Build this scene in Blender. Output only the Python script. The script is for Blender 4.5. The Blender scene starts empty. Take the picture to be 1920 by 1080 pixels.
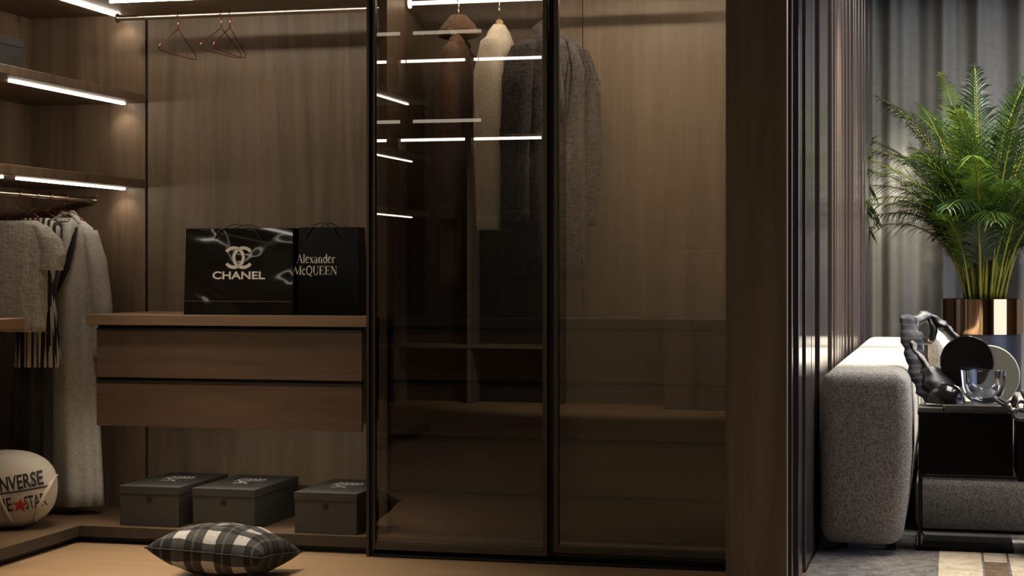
import bpy, bmesh, math, random
from mathutils import Vector, Matrix, noise
R = math.radians; PI = math.pi
C = bpy.context.scene.collection
sc = bpy.context.scene
random.seed(7)
# ---------------------------------------------------------------- camera
FPX = 3268.0; CAMH = 1.2; HOR = 507.0
YAW = math.atan(824 / FPX); SY, CY = math.sin(YAW), math.cos(YAW)
cam = bpy.data.cameras.new('camera'); camo = bpy.data.objects.new('camera', cam); C.objects.link(camo)
camo.location = (0, 0, CAMH); camo.rotation_euler = (R(90), 0, YAW)
cam.sensor_width = 36; cam.lens = FPX / 1920 * 36; cam.shift_y = -33 / 1920; cam.clip_start = .05
sc.camera = camo
# ---------------------------------------------------------------- world, exposure
w = bpy.data.worlds.new('world'); sc.world = w; w.use_nodes = True
w.node_tree.nodes['Background'].inputs[0].default_value = (.35, .42, .6, 1)
w.node_tree.nodes['Background'].inputs[1].default_value = .02
sc.view_settings.view_transform = 'Standard'; sc.view_settings.look = 'None'
sc.view_settings.gamma = 1; sc.view_settings.exposure = 0; sc.view_settings.use_curve_mapping = False
# ---------------------------------------------------------------- lights
def area(name, loc, rot, sx, sy, power, col, spread=180):
    l = bpy.data.lights.new(name, 'AREA'); l.shape = 'RECTANGLE'; l.size = sx; l.size_y = sy
    l.energy = power; l.color = col; l.spread = R(spread)
    o = bpy.data.objects.new(name, l); C.objects.link(o); o.location = loc; o.rotation_euler = [R(a) for a in rot]; return o
def spot(name, loc, target, power, col, ang, blend=.4, rad=.04):
    l = bpy.data.lights.new(name, 'SPOT'); l.energy = power; l.color = col; l.spot_size = R(ang); l.spot_blend = blend; l.shadow_soft_size = rad
    o = bpy.data.objects.new(name, l); C.objects.link(o); o.location = loc
    o.rotation_euler = (Vector(target) - Vector(loc)).to_track_quat('-Z', 'Y').to_euler(); return o
WARM = (1, .88, .72); LEDC = (1, .885, .735)
area('dressing_ceiling_light', (-3.3, 6.25, 3.2), (0, 0, 0), 1.5, .3, 14, (1, .84, .64), 50)
area('dressing_front_light', (-2.6, 3.5, 3.2), (20, 0, 0), 2.4, .5, 4.5, WARM, 120)
spot('rear_wall_fill', (-2.6, .9, 3.25), (-2.6, -1.5, 1.3), 700, (1, .88, .72), 80, .6, .1)  # added spot brightening the rear wall so the right door reflects a veil
area('living_window_light', (3.9, 8.5, 1.7), (0, 90, 0), 2.4, 4.5, 120, (.66, .74, 1))
area('living_ceiling_light', (1.0, 9.2, 3.2), (0, 0, 0), 1.4, 3.5, 230, (1, .95, .9))
spot('sofa_downlight', (-.25, 9.2, 3.2), (-.32, 8.9, .7), 1300, (1, .92, .8), 48, .8)
spot('sofa_far_downlight', (-.2, 10.9, 3.2), (-.3, 10.7, .7), 900, (1, .92, .8), 40, .8)
spot('curtain_downlight', (-.1, 12.3, 3.2), (-.40, 12.95, 1.35), 190, (1, .9, .75), 26, .3)
spot('palm_downlight', (.3, 10.6, 3.2), (.15, 12, 1.9), 420, (1, .96, .85), 50, .7)
spot('rug_downlight', (.1, 6.9, 3.2), (.05, 7.2, 0), 130, (1, .86, .66), 16, .5)

for i, zz in enumerate((2.40, 1.985, 1.58)):  # added spots that throw the light pools at the strip ends
    spot('strip_end_fill', (-3.83, 7.545, zz), (-3.81, 7.70, zz - .30), 1.0, (1, .87, .68), 95, .9, .01)
# ---------------------------------------------------------------- pixel helper (unprojects onto real planes of the room)
def ray(u, v):
    du = (u - 960) / FPX
    return (-SY + CY * du, CY + SY * du, (HOR - v) / FPX)
def atY(u, v, Y):
    r = ray(u, v); t = Y / r[1]; return Vector((r[0] * t, Y, CAMH + r[2] * t))
def atX(u, v, X):
    r = ray(u, v); t = X / r[0]; return Vector((X, r[1] * t, CAMH + r[2] * t))
# ---------------------------------------------------------------- materials
def newmat(name):
    m = bpy.data.materials.new(name); m.use_nodes = True
    nt = m.node_tree; b = nt.nodes['Principled BSDF']; return m, nt, b
def lin(c):
    return tuple(((x / 255) / 12.92 if x / 255 <= .04045 else ((x / 255 + .055) / 1.055) ** 2.4) for x in c) + (1,)
def N(nt, t, **k):
    n = nt.nodes.new(t)
    for a, v in k.items(): setattr(n, a, v)
    return n
def L(nt, a, b): nt.links.new(a, b)
def plain(name, rgb, rough=.5, metal=0, spec=.5, bump=0, bscale=60, var=.0):
    m, nt, b = newmat(name)
    b.inputs['Base Color'].default_value = lin(rgb); b.inputs['Roughness'].default_value = rough
    b.inputs['Metallic'].default_value = metal; b.inputs['Specular IOR Level'].default_value = spec
    tc = N(nt, 'ShaderNodeTexCoord')
    nz = N(nt, 'ShaderNodeTexNoise'); nz.inputs['Scale'].default_value = bscale; nz.inputs['Detail'].default_value = 4
    L(nt, tc.outputs['Object'], nz.inputs['Vector'])
    if var:
        hs = N(nt, 'ShaderNodeHueSaturation'); hs.inputs['Color'].default_value = lin(rgb)
        mr = N(nt, 'ShaderNodeMapRange'); mr.inputs[1].default_value = .3; mr.inputs[2].default_value = .7
        mr.inputs[3].default_value = 1 - var; mr.inputs[4].default_value = 1 + var
        L(nt, nz.outputs['Fac'], mr.inputs[0]); L(nt, mr.outputs[0], hs.inputs['Value']); L(nt, hs.outputs[0], b.inputs['Base Color'])
    if bump:
        bp = N(nt, 'ShaderNodeBump'); bp.inputs['Strength'].default_value = bump; bp.inputs['Distance'].default_value = .002
        L(nt, nz.outputs['Fac'], bp.inputs['Height']); L(nt, bp.outputs[0], b.inputs['Normal'])
    return m
def wood(name, dark, light, axis='Z', rough=.45, fine=1.0, spec=.4):
    m, nt, b = newmat(name)
    tc = N(nt, 'ShaderNodeTexCoord')
    sc1 = {'Z': (9, 9, .55), 'X': (.7, 9, 9), 'Y': (9, .7, 9)}[axis]
    mp = N(nt, 'ShaderNodeMapping'); mp.inputs['Scale'].default_value = [s * fine for s in sc1]
    L(nt, tc.outputs['Object'], mp.inputs['Vector'])
    n1 = N(nt, 'ShaderNodeTexNoise'); n1.inputs['Scale'].default_value = .8; n1.inputs['Detail'].default_value = 5; n1.inputs['Distortion'].default_value = 1.1
    n2 = N(nt, 'ShaderNodeTexNoise'); n2.inputs['Scale'].default_value = 6; n2.inputs['Detail'].default_value = 8; n2.inputs['Roughness'].default_value = .7
    mp2 = N(nt, 'ShaderNodeMapping'); mp2.inputs['Scale'].default_value = [s * (1 if s > 2 else .8) for s in sc1]
    L(nt, tc.outputs['Object'], mp2.inputs['Vector'])
    L(nt, mp.outputs[0], n1.inputs['Vector']); L(nt, mp2.outputs[0], n2.inputs['Vector'])
    mx = N(nt, 'ShaderNodeMix'); mx.data_type = 'FLOAT'; mx.inputs[0].default_value = .35
    L(nt, n1.outputs['Fac'], mx.inputs[2]); L(nt, n2.outputs['Fac'], mx.inputs[3])
    cr = N(nt, 'ShaderNodeValToRGB'); cr.color_ramp.elements[0].position = .3; cr.color_ramp.elements[1].position = .7
    cr.color_ramp.elements[0].color = lin(dark); cr.color_ramp.elements[1].color = lin(light)
    L(nt, mx.outputs[0], cr.inputs[0]); L(nt, cr.outputs[0], b.inputs['Base Color'])
    # small dark knots
    vo = N(nt, 'ShaderNodeTexVoronoi'); vo.inputs['Scale'].default_value = 1.0
    mp3 = N(nt, 'ShaderNodeMapping'); mp3.inputs['Scale'].default_value = {'Z': (2.6, 2.6, 1.4), 'X': (1.2, 2.6, 2.6), 'Y': (2.6, 1.2, 2.6)}[axis]
    L(nt, tc.outputs['Object'], mp3.inputs['Vector']); L(nt, mp3.outputs[0], vo.inputs['Vector'])
    kr = N(nt, 'ShaderNodeMapRange'); kr.inputs[1].default_value = .02; kr.inputs[2].default_value = .07; kr.inputs[3].default_value = .45; kr.inputs[4].default_value = 1
    L(nt, vo.outputs['Distance'], kr.inputs[0])
    mm = N(nt, 'ShaderNodeMix'); mm.data_type = 'RGBA'; mm.blend_type = 'MULTIPLY'; mm.inputs[0].default_value = 1
    L(nt, cr.outputs[0], mm.inputs[6]); L(nt, kr.outputs[0], mm.inputs[7]); L(nt, mm.outputs[2], b.inputs['Base Color'])
    b.inputs['Roughness'].default_value = rough; b.inputs['Specular IOR Level'].default_value = spec
    bp = N(nt, 'ShaderNodeBump'); bp.inputs['Strength'].default_value = .12; bp.inputs['Distance'].default_value = .002
    L(nt, n2.outputs['Fac'], bp.inputs['Height']); L(nt, bp.outputs[0], b.inputs['Normal'])
    return m
def emit(name, col, s):
    m, nt, b = newmat(name); b.inputs['Base Color'].default_value = (.8, .8, .8, 1)
    b.inputs['Emission Color'].default_value = col + (1,); b.inputs['Emission Strength'].default_value = s; return m
def fabric(name, rgb, rgb2=None, scale=260, bump=.5, rough=.9, wsc=12):
    m, nt, b = newmat(name); rgb2 = rgb2 or tuple(x * .8 for x in rgb)
    tc = N(nt, 'ShaderNodeTexCoord')
    wx = N(nt, 'ShaderNodeTexNoise'); wx.inputs['Scale'].default_value = scale; wx.inputs['Detail'].default_value = 2
    mpa = N(nt, 'ShaderNodeMapping'); mpa.inputs['Scale'].default_value = (1, 1, .25); L(nt, tc.outputs['Object'], mpa.inputs[0]); L(nt, mpa.outputs[0], wx.inputs[0])
    wy = N(nt, 'ShaderNodeTexNoise'); wy.inputs['Scale'].default_value = scale; wy.inputs['Detail'].default_value = 2
    mpb = N(nt, 'ShaderNodeMapping'); mpb.inputs['Scale'].default_value = (.25, .25, 1); L(nt, tc.outputs['Object'], mpb.inputs[0]); L(nt, mpb.outputs[0], wy.inputs[0])
    ad = N(nt, 'ShaderNodeMath', operation='ADD'); L(nt, wx.outputs['Fac'], ad.inputs[0]); L(nt, wy.outputs['Fac'], ad.inputs[1])
    mr = N(nt, 'ShaderNodeMapRange'); mr.inputs[1].default_value = .75; mr.inputs[2].default_value = 1.25; L(nt, ad.outputs[0], mr.inputs[0])
    mx = N(nt, 'ShaderNodeMix'); mx.data_type = 'RGBA'; mx.inputs[6].default_value = lin(rgb2); mx.inputs[7].default_value = lin(rgb)
    L(nt, mr.outputs[0], mx.inputs[0]); L(nt, mx.outputs[2], b.inputs['Base Color'])
    bp = N(nt, 'ShaderNodeBump'); bp.inputs['Strength'].default_value = bump; bp.inputs['Distance'].default_value = .003
    L(nt, mr.outputs[0], bp.inputs['Height']); L(nt, bp.outputs[0], b.inputs['Normal'])
    b.inputs['Roughness'].default_value = rough; b.inputs['Specular IOR Level'].default_value = .2
    b.inputs['Sheen Weight'].default_value = .1
    return m
def door_glass(name, tint, refl):
    m, nt, b = newmat(name); nt.nodes.remove(b); out = nt.nodes['Material Output']
    tr = N(nt, 'ShaderNodeBsdfTransparent'); tr.inputs[0].default_value = tint + (1,)
    gl = N(nt, 'ShaderNodeBsdfGlossy'); gl.inputs['Roughness'].default_value = .0; gl.inputs['Color'].default_value = (1, .95, .88, 1)
    fr = N(nt, 'ShaderNodeFresnel'); fr.inputs[0].default_value = 1.5
    mr = N(nt, 'ShaderNodeMapRange'); mr.inputs[1].default_value = .04; mr.inputs[3].default_value = refl; L(nt, fr.outputs[0], mr.inputs[0])
    ms = N(nt, 'ShaderNodeMixShader'); L(nt, mr.outputs[0], ms.inputs[0]); L(nt, tr.outputs[0], ms.inputs[1]); L(nt, gl.outputs[0], ms.inputs[2])
    L(nt, ms.outputs[0], out.inputs[0]); return m
M = {}
M['back'] = wood('wood_back', (96, 82, 66), (132, 114, 93), 'Z', fine=1.5)
M['side'] = wood('wood_side', (90, 74, 60), (140, 118, 96), 'Z', fine=1.3)
M['counter'] = wood('wood_counter', (112, 90, 68), (146, 120, 94), 'X')
M['counterY'] = wood('wood_counter_left', (100, 76, 54), (132, 102, 74), 'Y')
M['drawer'] = wood('wood_drawer', (78, 62, 50), (112, 92, 74), 'X', fine=1.2)
M['deck'] = wood('wood_deck', (96, 76, 58), (122, 98, 76), 'X')
M['deckY'] = wood('wood_deck_left', (96, 76, 58), (122, 98, 76), 'Y')
M['plinth'] = plain('plinth_charcoal', (62, 54, 47), .5, var=.08, bscale=8)
M['walnut'] = wood('wood_walnut', (98, 85, 71), (138, 123, 104), 'Z', .5)
M['slat'] = wood('wood_slat', (58, 48, 44), (84, 70, 64), 'Z', .22, spec=.7)
M['recess'] = plain('recess_black', (22, 19, 18), .7, bscale=20, var=.1)
M['floor'] = wood('wood_floor', (146, 120, 92), (176, 146, 112), 'X', .35)
M['black'] = plain('black_metal', (30, 29, 27), .35, .6, bscale=40, var=.1)
M['frame'] = plain('bronze_frame', (78, 74, 67), .35, .75, bscale=40, var=.08)
M['chrome'] = plain('chrome', (190, 180, 165), .22, 1, bscale=30, var=.03)
M['copper'] = plain('copper_wire', (176, 110, 88), .25, 1, bscale=30, var=.03)
M['led'] = emit('led_strip_light', LEDC, 42)
M['ledside'] = emit('led_strip_side', LEDC, 16)
M['ledbright'] = emit('led_strip_bright', LEDC, 115)
M['ledunder'] = emit('led_strip_under', LEDC, 17)
M['ledfar'] = emit('led_strip_far', LEDC, 16)
M['ledweak'] = emit('led_strip_weak', LEDC, 2.6)
M['glass1'] = door_glass('smoked_glass', (.46, .44, .41), .10)
M['glass2'] = door_glass('bronze_glass', (.72, .69, .64), .10)
M['boxgrey'] = plain('box_card', (58, 57, 53), .6, bump=.1, bscale=200, var=.05)
M['white'] = plain('white_print', (228, 226, 220), .5, bscale=40, var=.02)
M['bone'] = plain('bone_print', (246, 242, 232), .45, bscale=40, var=.02)
M['plaster'] = plain('plaster_wall', (120, 108, 92), .9, bscale=6, var=.05)
M['ceiling'] = plain('ceiling_paint', (70, 64, 58), .9, bscale=6, var=.04)
M['darkwall'] = plain('dark_wall', (60, 50, 42), .8, bscale=6, var=.06)

# ---------------------------------------------------------------- mesh helpers
def bx(bm, x0, x1, y0, y1, z0, z1, bev=0):
    vs = [bm.verts.new((x, y, z)) for x in (x0, x1) for y in (y0, y1) for z in (z0, z1)]
    idx = [(0, 1, 3, 2), (4, 6, 7, 5), (0, 4, 5, 1), (2, 3, 7, 6), (0, 2, 6, 4), (1, 5, 7, 3)]
    fs = [bm.faces.new([vs[i] for i in f]) for f in idx]
    if bev:
        es = list({e for f in fs for e in f.edges})
        bmesh.ops.bevel(bm, geom=es, offset=bev, segments=2, affect='EDGES', profile=.5)
    return bm
def tube(bm, pts, r, seg=8, cap=True, flat=1.0, up=None):
    pts = [Vector(p) for p in pts]; n = len(pts); rings = []
    rad = r if isinstance(r, (list, tuple)) else [r] * n
    prev = None
    for i, p in enumerate(pts):
        d = (pts[min(i + 1, n - 1)] - pts[max(i - 1, 0)])
        d = d.normalized() if d.length > 1e-9 else Vector((0, 0, 1))
        if prev is None:
            a = up if up else (Vector((0, 0, 1)) if abs(d.z) < .9 else Vector((1, 0, 0)))
            a = Vector(a); s = d.cross(a).normalized()
        else:
            s = (prev - d * prev.dot(d)).normalized()
        prev = s; t = s.cross(d).normalized()
        rings.append([bm.verts.new(p + s * math.cos(q * 2 * PI / seg) * rad[i] + t * math.sin(q * 2 * PI / seg) * rad[i] * flat) for q in range(seg)])
    for a, b in zip(rings, rings[1:]):
        for q in range(seg): bm.faces.new((a[q], a[(q + 1) % seg], b[(q + 1) % seg], b[q]))
    if cap:
        bm.faces.new(rings[0][::-1]); bm.faces.new(rings[-1])
    return bm
def lathe(bm, prof, cx=0, cy=0, seg=48):
    rings = []
    for r, z in prof:
        if r < 1e-6: rings.append([bm.verts.new((cx, cy, z))])
        else: rings.append([bm.verts.new((cx + r * math.cos(q * 2 * PI / seg), cy + r * math.sin(q * 2 * PI / seg), z)) for q in range(seg)])
    for a, b in zip(rings, rings[1:]):
        for q in range(seg):
            q2 = (q + 1) % seg
            if len(a) == 1 and len(b) == 1: continue
            if len(a) == 1: bm.faces.new((a[0], b[q], b[q2]))
            elif len(b) == 1: bm.faces.new((a[q], a[q2], b[0]))
            else: bm.faces.new((a[q], a[q2], b[q2], b[q]))
    return bm
def grid_mesh(bm, rows, closed=False):
    g = [[bm.verts.new(p) for p in r] for r in rows]
    for a, b in zip(g, g[1:]):
        n = len(a)
        for q in range(n if closed else n - 1):
            try: bm.faces.new((a[q], a[(q + 1) % n], b[(q + 1) % n], b[q]))
            except ValueError: pass
    return g
def obj(name, bm, mat, parent=None, smooth=False, local=False, label=None, subsurf=0, solid=0, sharp=None):
    """link a bmesh as ONE object; world-space verts are shifted to the root's own origin"""
    if parent is not None and not local:
        p = parent; off = Vector((0, 0, 0))
        while p is not None: off += p.location; p = p.parent
        bmesh.ops.translate(bm, verts=bm.verts, vec=-off)
    bmesh.ops.recalc_face_normals(bm, faces=bm.faces)
    me = bpy.data.meshes.new(name); bm.to_mesh(me); bm.free()
    if smooth:
        for p_ in me.polygons: p_.use_smooth = True
    if sharp is not None: me.set_sharp_from_angle(angle=R(sharp))
    if mat: me.materials.append(M[mat] if isinstance(mat, str) else mat)
    o = bpy.data.objects.new(name, me); C.objects.link(o); o.parent = parent
    if label: o['label'] = label
    if solid:
        md = o.modifiers.new('solid', 'SOLIDIFY'); md.thickness = solid; md.offset = 0
    if subsurf:
        md = o.modifiers.new('sub', 'SUBSURF'); md.levels = subsurf; md.render_levels = subsurf
    return o
def box(name, x0, x1, y0, y1, z0, z1, mat, parent=None, bev=0, label=None):
    return obj(name, bx(bmesh.new(), x0, x1, y0, y1, z0, z1, bev), mat, parent, label=label)
def thing(name, label, cat, loc=(0, 0, 0), rz=0, group=None):
    o = bpy.data.objects.new(name, None); C.objects.link(o); o.location = loc; o.rotation_euler = (0, 0, rz)
    o.empty_display_size = .1; return tag(o, label, cat, group)
def tag(o, label, cat, group=None):
    o['label'] = label; o['category'] = cat
    if group: o['group'] = group
    return o
def struct(o): o['kind'] = 'structure'; return o
def dup(root, loc, rz=None, label=None, group=None):
    r = root.copy(); C.objects.link(r); r.location = loc
    if rz is not None: r.rotation_euler = (0, 0, rz)
    if label: r['label'] = label
    if group: r['group'] = group
    for ch in list(root.children):
        c = ch.copy(); C.objects.link(c); c.parent = r
        for g in ch.children:
            d = g.copy(); C.objects.link(d); d.parent = c
    return r

# ================================================================ SETTING
YB = 7.63; YF = 6.99; XL = -4.33; XF = -3.73; DK = .075
XP0, XP1, YP = -.775, -.561, 6.17       # partition
struct(box('floor', -6, 4, -1.5, 13.4, -.1, 0, 'floor'))
struct(box('ceiling', -6, 4, -1.5, 13.4, 3.3, 3.4, 'ceiling'))
wb = struct(box('wall_back', -4.5, XP0, YB + .02, YB + .15, 0, 3.3, 'recess'))
for x0, x1 in ((-4.33, -3.728), (-3.714, -2.36), (-2.356, -1.60), (-1.596, -.78)):
    box('panel', x0, x1, YB, YB + .018, .0, 2.44, 'side' if x0 < -4 else 'back', wb)
wl = struct(box('wall_left', -4.5, XL - .02, 1.6, YB + .02, 0, 3.3, 'recess'))
for y0, y1 in ((1.6, 3.6), (3.604, 5.6), (5.604, YB)):
    box('panel', XL - .018, XL, y0, y1, 0, 2.44, 'side', wl)
struct(box('wall_front', -6, 4, -1.6, -1.5, 0, 3.3, 'plaster'))
struct(box('wall_side', -6.1, -6, -1.5, 1.6, 0, 3.3, 'darkwall'))
struct(box('wall_return', -6, -4.5, 1.5, 1.6, 0, 3.3, 'darkwall'))
struct(box('wall_right', 4, 4.1, -1.6, 13.4, 0, 3.3, 'darkwall'))
struct(box('wall_far', -.85, 4, 13.3, 13.4, 0, 3.3, 'darkwall'))
# partition with its end panel and battens
wp = struct(box('wall_partition', XP0 + .02, XP1 - .05, YP + .02, 13.3, 0, 3.3, 'recess'))
box('end_panel', XP0, XP1, YP, YP + .02, 0, 3.3, 'walnut', wp)
box('side_panel', XP0, XP0 + .02, YP + .02, YB - .001, 0, 3.3, 'walnut', wp)
box('corner_batten', XP1 - .02, XP1, YP + .02, YP + .05, 0, 3.3, 'walnut', wp)
XS = XP1
strips = [(1485.0, 1487), (1498, 1504), (1511, 1521), (1522, 1528), (1537, 1552), (1560, 1562.5), (1566, 1568), (1569.5, 1574), (1575.5, 1578), (1580.5, 1583), (1587, 1589), (1594, 1595.5), (1601, 1604), (1605, 1608.5), (1611, 1613), (1617, 1620), (1622, 1629), (1630, 1636.8)]
M['slatgloss'] = wood('wood_slat_gloss', (64, 58, 60), (88, 78, 78), 'Z', .10, spec=1.0)
for u0, u1 in strips:
    y0 = atX(u0, 500, XS).y; y1 = atX(u1, 500, XS).y
    box('slat', XS - .05, XS, y0, y1, 0, 3.3, 'slatgloss' if 1497 < u0 < 1540 else 'slat', wp, bev=.004)

# ---------------------------------------------------------------- platform (deck) of both runs
def deck():
    t = thing('wardrobe_platform', 'low wood-topped platform on a dark recessed plinth running under both wardrobe walls', 'platform', (XF, YF, 0))
    box('top_board', XF - .0, -.8, YF, YB, DK - .045, DK, 'deck', t, .002)
    box('top_board', XL, XF - .0015, 1.62, YB, DK - .045, DK, 'deckY', t, .002)
    box('front_lip', XF, -.8, YF - .004, YF, DK - .047, DK - .001, 'plinth', t)
    box('front_lip', XF, XF + .004, 1.62, YF, DK - .047, DK - .001, 'plinth', t)
    box('plinth', XF - .05, -.8, YF + .03, YF + .05, 0, DK - .045, 'black', t)
    box('plinth', XF - .05, XF - .03, 1.62, YF + .05, 0, DK - .045, 'black', t)
deck()

# ---------------------------------------------------------------- top board with light strips
t = thing('wardrobe_canopy', 'wooden top board over the open wardrobe, LED light strips set in its underside', 'canopy', (-3.2, 7.3, 2.42))
box('canopy_board', XF + .0, -.8, YF, YB, 2.42, 2.45, 'side', t)
box('canopy_board', XL, XF - .001, 1.62, YB, 2.42, 2.45, 'side', t)
box('light_strip', -3.66, -2.40, 7.133, 7.147, 2.400, 2.409, 'led', t, label='horizontal white light strip')
box('light_strip', -2.31, -1.63, 7.133, 7.147, 2.400, 2.409, 'led', t)
box('light_strip', -1.57, -.82, 7.133, 7.147, 2.400, 2.409, 'ledbright', t)
for y0, y1 in ((6.56, 7.6), (5.2, 6.4), (3.3, 5.1), (1.75, 3.1)):
    box('light_strip', -3.858, -3.844, y0, y1, 2.407, 2.419, 'ledside', t)
# two shelves of the left run
def lshelf(zt, zb, label, s0):
    t = thing('wall_shelf', label, 'shelf', (XL, 5, zb))
    box('shelf_board', XL, XF + .01, 1.62, YB - .002, zb, zt, 'side', t, .002)
    for y0, y1 in ((s0, 7.6), (5.2, s0 - .12), (3.3, 5.1), (1.75, 3.1)):
        box('light_strip', -3.83, -3.816, y0, y1, zb - .009, zb, 'ledside', t)
lshelf(2.036, 1.998, 'upper wooden wall shelf at left with a bright light strip below its front edge', 6.56)
lshelf(1.632, 1.592, 'lower wooden wall shelf at left, light strip below it and clothes rail beneath', 6.62)

# hanging rails
def rail(name, label, x0, x1, y0, y1, z, mat='chrome', r=.01):
    t = thing(name, label, 'rail', ((x0 + x1) / 2, (y0 + y1) / 2, z))
    obj('rod', tube(bmesh.new(), [(x0, y0, z), (x1, y1, z)], r, 12, flat=1.3 if r > .0095 else 1), mat, t, True, sharp=40)
    d = Vector((x1 - x0, y1 - y0, 0)).normalized()
    for p, s in (((x0, y0, z), 1), ((x1, y1, z), -1)):
        q = Vector(p) + d * .004 * s
        obj('rail_bracket', tube(bmesh.new(), [Vector(p), Vector(p) + d * .008 * s], .022, 14), mat, t)
    return t
rail('clothes_rail', 'long metal clothes rail under the top of the open wardrobe, empty wire hangers on it', -3.712, -2.375, 7.31, 7.31, 2.356)
rail('clothes_rail', 'metal clothes rail beneath the lower left shelf, full of light garments', -3.995, -3.995, 4.2, 7.625, 1.536)
M['litrod'] = emit('lit_rod', LEDC, 5)
rail('clothes_rail', 'glowing clothes rail behind the glass door, holding the three coats', -2.31, -1.0, 7.31, 7.31, 2.372, 'litrod', .009)

# ---------------------------------------------------------------- divider between section 1 and doors
box_div = thing('wardrobe_divider', 'full-height wooden side panel at the left inside the glazed wardrobe', 'panel', (-2.36, 7.3, DK))
box('side_board', -2.372, -2.335, YF + .09, YB - .001, DK, 2.418, 'side', box_div)

# ---------------------------------------------------------------- worktops + drawers
t = thing('worktop', 'long tan wooden worktop carrying two glossy black shopping bags', 'worktop', (-3.0, 7.3, .958))
box('worktop_board', -3.70, -2.376, YF, YB - .001, .960, 1.006, 'counter', t, .002)
t = thing('worktop', 'short tan wooden worktop end at the left edge, beside the pleated skirt', 'worktop', (-4, 5, .958))
box('worktop_board', XL + .001, -3.66, 3.2, 6.40, .960, 1.006, 'counterY', t, .002)
def drawers(label, x0, x1, y0, zs, ztop, side=True, box_y=None):
    t = thing('drawer_unit', label, 'drawers', ((x0 + x1) / 2, y0, zs[0]))
    box('carcass', x0 + .001, x1, y0 + .022, YB - .002, zs[0] + (.035 if len(zs) == 3 else .004), ztop, 'walnut', t)
    for a, b in zip(zs, zs[1:]):
        d = box('drawer', x0 + .002, x1 - .002, y0, y0 + .02, a + .002, b - .022, 'drawer', t, .001)
        obj('finger_pull', bx(bmesh.new(), x0 + .002, x1 - .002, y0 - .002, y0 + .012, b - .021, b - .012), 'frame', d, label='dark metal pull strip')
        obj('groove', bx(bmesh.new(), x0 + .002, x1 - .002, y0 + .014, y0 + .021, b - .012, b + .001), 'recess', d)
    return t
drawers('floating two-drawer wooden unit under the worktop, above the grey boxes', -3.665, -2.425, 7.02, [.513, .727, .957], .958)
t = thing('drawer_unit', 'dark wooden drawer unit at the far left edge beneath the short worktop', 'drawers', (-4, 5, .5))
box('carcass', XL + .002, -3.72, 3.3, 6.27, .5, .958, 'walnut', t)
for a, b in ((.503, .727), (.73, .95)):
    for y0, y1 in ((3.3, 4.28), (4.29, 5.27), (5.28, 6.27)):
        box('drawer', -3.72, -3.70, y0, y1, a, b - .02, 'drawer', t, .001)
ZS = [.041 + .036, .262, .497, .732, .957]
drawers('dark four-drawer stack seen through the left glass door', -2.333, -1.60, 7.10, ZS, .958)
drawers('dark four-drawer stack seen through the right glass door', -1.598, -.78, 7.10, ZS, .958)
t = thing('worktop', 'dark counter top inside the glazed wardrobe, above its drawers', 'worktop', (-1.6, 7.3, .96))
box('worktop_board', -2.333, -.78, 7.09, YB - .001, .960, 1.0, 'plinth', t, .002)

# ---------------------------------------------------------------- strip light under the floating unit
t = thing('under_cabinet_light', 'slim strip light fixed under the floating drawer unit, lighting the grey boxes', 'light', (-3.0, 7.12, .513))
box('housing', -3.6, -2.45, 7.07, 7.11, .537, .547, 'black', t)
box('light_strip', -3.6, -2.45, 7.075, 7.105, .530, .537, 'ledunder', t)
# ---------------------------------------------------------------- sliding doors
def door(label, x0, x1, y, mat, sl, sr, zb=.022):
    t = thing('sliding_glass_door', label, 'door', (x0, y, zb))
    zt = 2.46
    box('stile', x0, x0 + sl, y - .012, y + .016, zb, zt, 'frame', t, .002)
    box('stile', x1 - sr, x1, y - .012, y + .016, zb, zt, 'frame', t, .002)
    box('bottom_rail', x0 + sl, x1 - sr, y - .012, y + .016, zb, zb + .03, 'frame', t, .002)
    box('top_rail', x0 + sl, x1 - sr, y - .012, y + .016, zt - .03, zt, 'frame', t, .002)
    bm = bmesh.new(); vs = [bm.verts.new(p) for p in ((x0 + sl, y, zb + .03), (x1 - sr, y, zb + .03), (x1 - sr, y, zt - .03), (x0 + sl, y, zt - .03))]; bm.faces.new(vs)
    obj('glass_pane', bm, mat, t)
    return t
door('left smoked glass sliding door in a thin dark frame, light streaks mirrored in it', -2.352, -1.602, 6.955, 'glass1', .010, .020, .03)
door('right bronze glass sliding door in a thin dark frame, reaching the wooden partition', -1.578, -.777, 6.966, 'glass2', .020, .03, .045)
t = thing('door_post', 'tall dark metal post between the open shelves and the left glass door', 'post', (-2.365, 6.96, 0))
box('post', -2.379, -2.366, 6.935, 6.985, 0, 2.46, 'frame', t, .002)
box('gap_strip', -2.366, -2.3525, 6.95, 6.985, 0, 2.46, 'recess', t)
t = thing('door_track', 'dark floor track beneath the two sliding glass doors', 'track', (-1.6, 6.98, 0))
box('track', -2.352, XP0 - .001, 6.935, 6.988, 0, .012, 'black', t, .002)
box('gap_strip', -1.601, -1.579, 6.965, 6.975, .03, 2.46, 'recess', t)  # dark strip standing for the black shade in the gap between doors

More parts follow.
